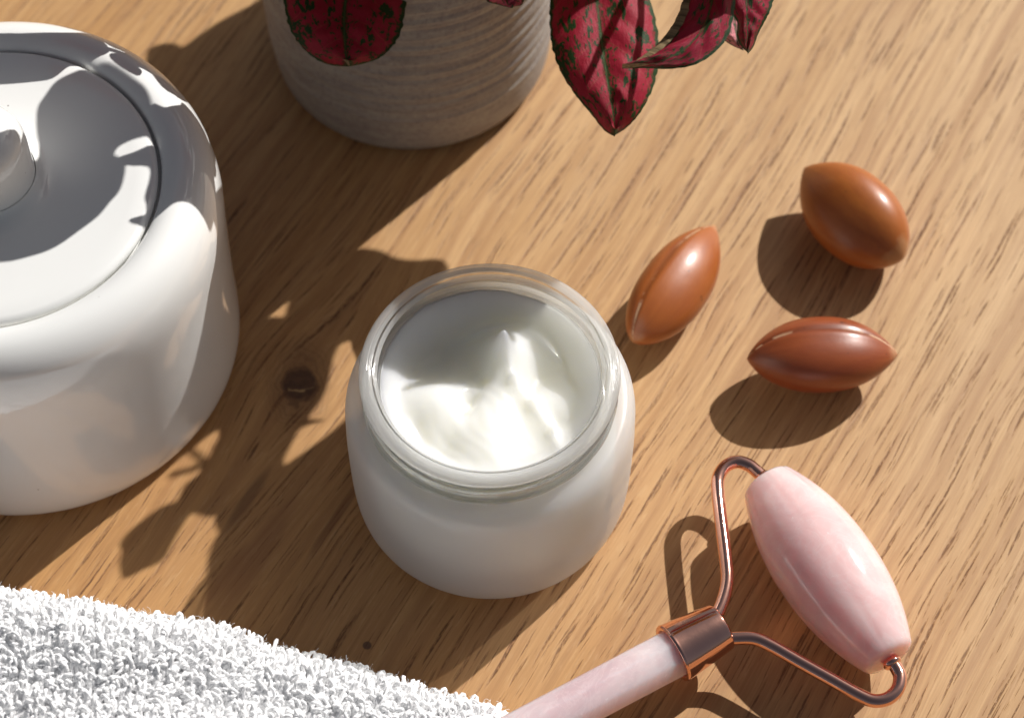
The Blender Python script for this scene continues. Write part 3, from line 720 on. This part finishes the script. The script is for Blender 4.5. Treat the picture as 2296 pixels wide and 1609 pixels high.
# ------------------------------------------------------------------ plant
plant = empty('houseplant', POT+Vector((0, 0, .06)), 'polka dot plant with crimson leaves blotched dark green, hanging over its stoneware pot', 'plant')
PO = POT+Vector((0, 0, .06))
RED = leaf_material('leaf_crimson', (.25, .006, .020), (.42, .028, .056), (.018, .050, .012), .1)
RED2 = leaf_material('leaf_crimson_dark', (.20, .005, .020), (.33, .016, .045), (.014, .042, .012), .7, edge=.84)
PINK = leaf_material('leaf_pink', (.40, .045, .09), (.50, .09, .15), (.02, .05, .02), .4)
PALE = leaf_material('leaf_light_pink', (.62, .20, .24), (.68, .28, .30), (.06, .09, .05), .9)
crown = []
def leaf(rows, zs, mat, tipz, seed=0, cup=.0012, quilt=.00030, curl=None, stem=True, label=None):
    """rows: (left, mid, right) sheet points from base to tip; zs: height of each row; last entry of rows is the tip"""
    rr = random.Random(seed); L = []; Md = []; Rt = []
    for (l, m_, r_), z in zip(rows[:-1], zs):
        L.append(at(*l, z-cup)); Md.append(at(*m_, z)); Rt.append(at(*r_, z-cup))
    T = at(*rows[-1], tipz); L.append(T); Md.append(T); Rt.append(T)
    L, Md, Rt = spline(L, 10), spline(Md, 10), spline(Rt, 10); n = len(Md); NU = 12; V = []; Fc = []; UV = []
    ucols = [k/NU for k in range(-NU, NU+1)]
    for i in range(n):
        v = i/(n-1)
        sc = 1+.010*math.sin(i*1.25+seed)+.010*rr.uniform(-1, 1) if 0 < i < n-1 else 1
        ext = []
        if curl: ext = curl
        row = []
        for u in ucols:
            E = L[i] if u < 0 else Rt[i]; a = abs(u); q = Md[i].lerp(E, a*(sc if a > .9 else 1))
            ph = (v-.22*a)*6.5
            h = quilt*math.cos(2*math.pi*ph)*math.sin(math.pi*min(1, a*1.15))*min(1, (1-v)*2.2)**1.5
            h += cup*.8*math.sin(math.pi*a)+.0003*math.sin(v*9+u*5+seed)
            row.append(q+Vector((0, 0, h)))
            UV.append((u*.5+.5, v))
        V += row
    W = len(ucols)
    for i in range(n-1):
        for k in range(W-1): s = i*W+k; Fc.append((s, s+1, s+W+1, s+W))
    if curl:                                      # the left margin rolls up and over, showing the pale underside
        b = len(V); KC = 5
        for i in range(n):
            v = i/(n-1); e = V[i*W]; inn = (V[i*W+3]-e); inn.z = 0; inn = inn.normalized() if inn.length > 1e-6 else Vector((1, 0, 0)); w = curl*math.sin(math.pi*min(1, max(0, v*1.02)))**.6
            for k in range(1, KC+1):
                a = math.pi*k/KC*.9; V.append(e+inn*(w*(1-math.cos(a))*.62)-inn*(w*.25*math.sin(a))+Vector((0, 0, w*.75*math.sin(a*.62)))); UV.append((.02, v))
        for i in range(n-1):
            for k in range(KC):
                a0 = i*W if k == 0 else b+i*KC+k-1; a1 = (i+1)*W if k == 0 else b+(i+1)*KC+k-1
                Fc.append((a0, a1, b+(i+1)*KC+k, b+i*KC+k))
    flipit = (V[1]-V[0]).cross(V[W]-V[0]).z < 0
    if flipit: Fc = [f[::-1] for f in Fc]
    o = mesh('leaf', [v-PO for v in V], Fc, mat, plant, uvs=UV)
    if label: o['label'] = label
    if stem: crown.append((Md[0], (Md[0]-Md[3])))
    return o
# the leaves the photograph shows
leaf([((1285, -150), (1325, -150), (1368, -145)), ((1248, -75), (1330, -70), (1425, -62)), ((1234, -5), (1337, -5), (1458, 5)), ((1232, 50), (1345, 58), (1475, 70)), ((1238, 105), (1352, 112), (1477, 125)),
      ((1256, 160), (1360, 168), (1469, 180)), ((1286, 210), (1368, 215), (1450, 228)), ((1325, 256), (1375, 260), (1426, 266)), ((1354, 290), (1379, 290), (1403, 290)), (1379, 305)],
     [.058, .056, .0545, .053, .052, .051, .050, .0485, .047], RED, .0465, 1, cup=.0022, label='large pointed crimson leaf hanging over bare wood')
leaf([((700, -170), (790, -170), (862, -165)), ((655, -100), (785, -98), (902, -92)), ((636, -32), (778, -30), (912, -26)), ((640, 30), (772, 30), (907, 34)), ((655, 75), (772, 72), (894, 80)),
      ((680, 110), (774, 106), (872, 113)), ((712, 134), (776, 130), (848, 134)), ((745, 145), (780, 144), (818, 144)), (784, 149)],
     [.062, .060, .058, .056, .0545, .053, .052, .051], RED, .0505, 2, cup=.002, label='broad blunt crimson leaf hanging in front of the pot')
leaf([((1545, -120), (1610, -130), (1650, -120)), ((1540, -60), (1602, -62), (1650, -52)), ((1533, -5), (1597, 0), (1648, 12)), ((1515, 50), (1578, 60), (1634, 75)), ((1487, 90), (1543, 106), (1600, 120)),
      ((1457, 116), (1502, 131), (1556, 148)), ((1430, 134), (1462, 143), (1500, 157)), ((1412, 144), (1428, 148), (1446, 153)), (1395, 152)],
     [.090, .089, .088, .0875, .087, .0865, .086, .086], RED2, .086, 3, cup=.001, quilt=.0003, curl=.0016, label='curled dark crimson leaf with its edge rolled over')
leaf([((1585, -110), (1668, -120), (1745, -110)), ((1597, -65), (1670, -68), (1742, -62)), ((1608, -22), (1672, -22), (1738, -18)), ((1628, 20), (1674, 22), (1728, 22)), ((1652, 46), (1675, 50), (1715, 50)),
      ((1652, 80), (1676, 82), (1699, 80)), ((1661, 104), (1676, 105), (1690, 103)), (1676, 121)],
     [.074, .072, .070, .069, .068, .067, .066], RED2, .0655, 4, cup=.0015, label='small pointed crimson leaf at the far right of the plant')
leaf([((1590, -90), (1640, -90), (1690, -90)), ((1602, -35), (1642, -30), (1688, -30)), ((1608, 25), (1645, 30), (1690, 30)), ((1613, 62), (1650, 65), (1690, 68)), ((1622, 88), (1652, 88), (1685, 92)), ((1642, 105), (1658, 105), (1676, 107)), (1664, 114)],
     [.058, .057, .056, .055, .055, .054], PALE, .054, 5, label='pale pink leaf tucked under the curled one')
leaf([((1070, -90), (1130, -95), (1190, -90)), ((1076, -50), (1130, -50), (1186, -48)), ((1084, -18), (1133, -18), (1180, -15)), ((1092, 2), (1137, 4), (1175, 2)), ((1110, 11), (1142, 12), (1170, 9)), ((1128, 16), (1150, 16), (1163, 13)), (1150, 18)],
     [.070, .069, .068, .068, .067, .067], PINK, .067, 6, label='pink leaf tip just entering the top of the picture')
# leaves above the picture: most found by following a leaf shadow back towards the sun
def shade_leaf(pts, mat=RED, seed=0, tilt=(0, 0), via=(), rot=0.):
    """pts: sheet point + height of the surface where the outline of the shadow falls; via: the same for its stem"""
    k = sun_dir.z; P0 = [at(x, y, z)-sun_dir*(z/k) for x, y, z in pts]; c0 = sum(P0, Vector())/len(P0); n0 = len(P0); dense = []
    for i in range(n0):
        p0, p1, p2, p3 = P0[(i-1) % n0], P0[i], P0[(i+1) % n0], P0[(i+2) % n0]
        for q in range(3):
            t = q/3; dense.append(.5*((2*p1)+(p2-p0)*t+(2*p0-5*p1+4*p2-p3)*t*t+(3*p1-p0-3*p2+p3)*t**3))
    mx = max((d-c0).length for d in dense)
    def lift(P, h, f=1):
        e = (P-c0).length/mx
        zt = h+tilt[0]*(P.x-c0.x)+tilt[1]*(P.y-c0.y)-.004*e*e*f+.0008*math.sin(e*9+seed)
        return P+sun_dir*((zt-P.z)/k)
    h = .07
    while max(seen(lift(P, h))[1] for P in dense) > -45: h += .001
    bm = bmesh.new(); f = bm.faces.new([bm.verts.new(d) for d in dense])
    bmesh.ops.triangulate(bm, faces=[f]); bmesh.ops.subdivide_edges(bm, edges=[e for e in bm.edges if e.calc_length() > .004], cuts=2, use_grid_fill=True)
    bmesh.ops.triangulate(bm, faces=bm.faces[:])
    far = max(dense, key=lambda d: (d-c0).length); dirn = (far-c0).normalized(); per = Vector((-dirn.y, dirn.x, 0)); UV = []
    bm.verts.ensure_lookup_table()
    for v in bm.verts: e = v.co-c0; UV.append((.5+.48*e.dot(per)/mx, .5+.48*e.dot(dirn)/mx))
    V = [lift(v.co.copy(), h) for v in bm.verts]; bm.verts.index_update(); Fc = [tuple(v.index for v in f.verts) for f in bm.faces]; bm.free()
    mesh('leaf', [v-PO for v in V], Fc, mat, plant, uvs=UV)
    m_ = len(via); S = []
    for i, (x, y, z) in enumerate(via):
        P = at(x, y, z)-sun_dir*(z/k); hh = max(.09, h)+(.088-max(.09, h))*i/max(1, m_)
        S.append(lift(P, h) if i == 0 else P+sun_dir*((hh-P.z)/k))
    if S: shade_stems.append(S)
shade_stems = []
def T(pts, z=0.): return [(x, y, z) for x, y in pts]
ZL = .0575
HUB = (650, 600, 0.)
shade_leaf(T([(790, 560), (850, 561), (885, 577), (930, 583), (975, 580), (1000, 588), (1003, 612), (960, 650), (870, 718), (800, 757), (757, 778), (744, 820), (732, 870), (714, 905), (692, 936), (724, 940), (724, 945), (690, 953), (655, 971), (620, 992), (654, 987), (636, 1024), (611, 1062), (570, 1065), (530, 1020), (490, 985), (500, 900), (520, 800), (560, 735), (598, 711), (640, 711), (653, 706), (656, 672), (700, 610)]), RED, 11, (.1, -.1), [(740, 700, 0.), HUB])
shade_leaf(T([(276, 1297), (320, 1277), (364, 1256), (390, 1211), (419, 1163), (434, 1152), (482, 1158), (560, 1115), (611, 1066), (632, 1030), (654, 990), (623, 992), (640, 960), (600, 940), (520, 950), (478, 1000), (471, 1022), (460, 1035), (449, 1050), (445, 1063), (412, 1089), (397, 1122), (371, 1130), (345, 1146), (323, 1163), (290, 1189), (267, 1219), (273, 1237), (267, 1260)]), RED2, 12, (.0, .1), [(560, 1000, 0.), (600, 850, 0.), HUB])
shade_leaf(T([(640, -60), (580, 0), (534, 26), (488, 51), (442, 82), (411, 105), (396, 99), (370, 97), (349, 103), (330, 118), (330, 200), (400, 320), (540, 300), (660, 150), (700, 0)]), RED, 13, (0, 0), [(560, 150, 0.)])
shade_leaf(T([(830, 850), (870, 838), (907, 823), (960, 816), (1015, 810), (1050, 799), (1086, 782), (1120, 762), (1180, 728), (1228, 690), (1232, 640), (1150, 580), (1000, 570), (880, 630), (820, 720)], .0385), RED2, 14, (0, 0), [(900, 680, .0385), (800, 640, 0.), HUB])
shade_leaf(T([(790, 935), (750, 962), (714, 989), (662, 1026), (611, 1063), (545, 1110), (484, 1152), (500, 1200), (600, 1190), (720, 1120), (820, 1010)]), RED2, 21, (0, 0), [(640, 1080, 0.), (600, 900, 0.), HUB])  # unseen leaf added to fill out the edge of the jar's shadow
HUB2 = (500, 330, ZL)
shade_leaf(T([(-90, 95), (0, 85), (41, 85), (128, 80), (170, 72), (205, 62), (235, 90), (240, 125), (200, 142), (170, 146), (150, 152), (118, 175), (77, 182), (0, 188), (-90, 190)], ZL), RED, 15, (0, 0), [(200, 110, ZL), (330, 130, ZL), (430, 180, ZL)])
shade_leaf(T([(120, 22), (160, 50), (205, 60), (245, 100), (270, 108), (285, 112), (270, 122), (240, 130), (250, 150), (300, 180), (316, 165), (310, 154), (350, 165), (401, 182), (440, 190), (450, 130), (330, 40), (220, 0)], ZL), RED2, 16, (0, 0), [(380, 140, ZL), (440, 180, ZL)])
shade_leaf(T([(85, 241), (103, 211), (128, 180), (170, 160), (200, 152), (240, 150), (300, 190), (322, 210), (335, 240), (345, 280), (338, 302), (300, 312), (268, 327), (258, 344), (270, 351), (283, 370), (272, 421), (247, 452), (221, 483), (180, 514), (128, 550), (77, 570), (0, 586), (-70, 570), (-60, 480), (20, 430), (70, 380), (85, 334), (82, 288)], ZL), RED, 17, (.1, .1), [(320, 290, ZL), HUB2])
shade_leaf(T([(267, 352), (300, 340), (329, 328), (352, 318), (400, 305), (480, 300), (530, 350), (530, 430), (490, 448), (437, 453), (390, 463), (362, 482), (345, 492), (320, 504), (295, 500), (292, 490), (325, 480), (328, 460), (324, 440), (335, 400), (331, 374), (283, 369)], ZL), RED2, 18, (0, 0), [(440, 370, ZL), HUB2])
shade_leaf(T([(334, 243), (362, 250), (385, 240), (411, 224), (430, 206), (500, 230), (540, 300), (500, 345), (420, 322), (370, 318), (345, 312), (340, 296)], ZL), RED, 19, (0, 0), [(450, 280, ZL), HUB2])
ZK = .0736
shade_leaf(T([(-40, 312), (0, 296), (30, 278), (57, 268), (76, 283), (80, 330), (64, 390), (20, 420), (-40, 420)], ZK), RED2, 20, (0, 0), [(70, 320, ZK), (300, 300, ZL), HUB2])
def bowl_side(px, py, r=.0435):                   # the sheet point on the sugar bowl's wall, with its height
    d = at(px, py)-cam_pos; o = cam_pos-Vector((-.1006, .0040, 0)); a = d.x*d.x+d.y*d.y; b = 2*(o.x*d.x+o.y*d.y); c_ = o.x*o.x+o.y*o.y-r*r
    q = b*b-4*a*c_; t = (-b-math.sqrt(max(q, 0)))/(2*a); return px, py, max(0., min(.055, cam_pos.z+t*d.z))
shade_leaf([bowl_side(*p) for p in ((480, 455), (482, 520), (476, 590), (462, 660), (450, 745), (432, 830), (404, 915), (385, 950))]+T([(470, 975), (520, 950), (560, 860), (575, 760), (610, 620), (600, 480), (560, 400)])+[(520, 380, .05)], RED, 22, (0, 0), [(560, 640, 0.), HUB])
# stems
def stems():
    rr = random.Random(9); root0 = POT+Vector((0, 0, .060))
    for i, (b, d) in enumerate(crown):
        if seen(b)[0] > 1200:
            S = [b, b+d.normalized()*.004]
            for q, hh in ((at(930, 640), .080), (at(780, 660), .088), (at(*HUB[:2]), .092)): S.append(q+sun_dir*(hh/sun_dir.z))
            shade_stems.append(S); continue
        base = root0+Vector((rr.uniform(-.012, .012), rr.uniform(-.008, .014), 0)); j = b+d.normalized()*.006
        mid = base.lerp(j, .55); mid.z = .085
        V, Fc = tube(spline([base, base.lerp(mid, .5)+Vector((0, 0, .006)), mid, j, b], 8), lambda t: .0011-.0006*t, 8)
        mesh('stem', [v-PO for v in V], Fc, M['stem'], plant)
    for S in shade_stems:
        base = root0+Vector((rr.uniform(-.012, .012), rr.uniform(-.008, .014), 0))
        V, Fc = tube(spline([base, base+Vector((.004, .002, .022))]+S[::-1], 8), lambda t: .0013-.0007*t, 8)
        mesh('stem', [v-PO for v in V], Fc, M['stem'], plant)
stems()
for a_, b_ in (((385, 1064), (470, 1034)), ((430, 1012), (475, 1040))):          # thin twigs whose shadows cross the lit patches by the bowl
    q = [at(a_[0]+(b_[0]-a_[0])*f, a_[1]+(b_[1]-a_[1])*f+3*math.sin(3*f))+sun_dir*((.118+.004*f)/sun_dir.z) for f in (0, .5, 1, 1.7)]
    V, Fc = tube(spline(q, 6), .0007, 8); mesh('stem', [v-PO for v in V], Fc, M['stem'], plant)
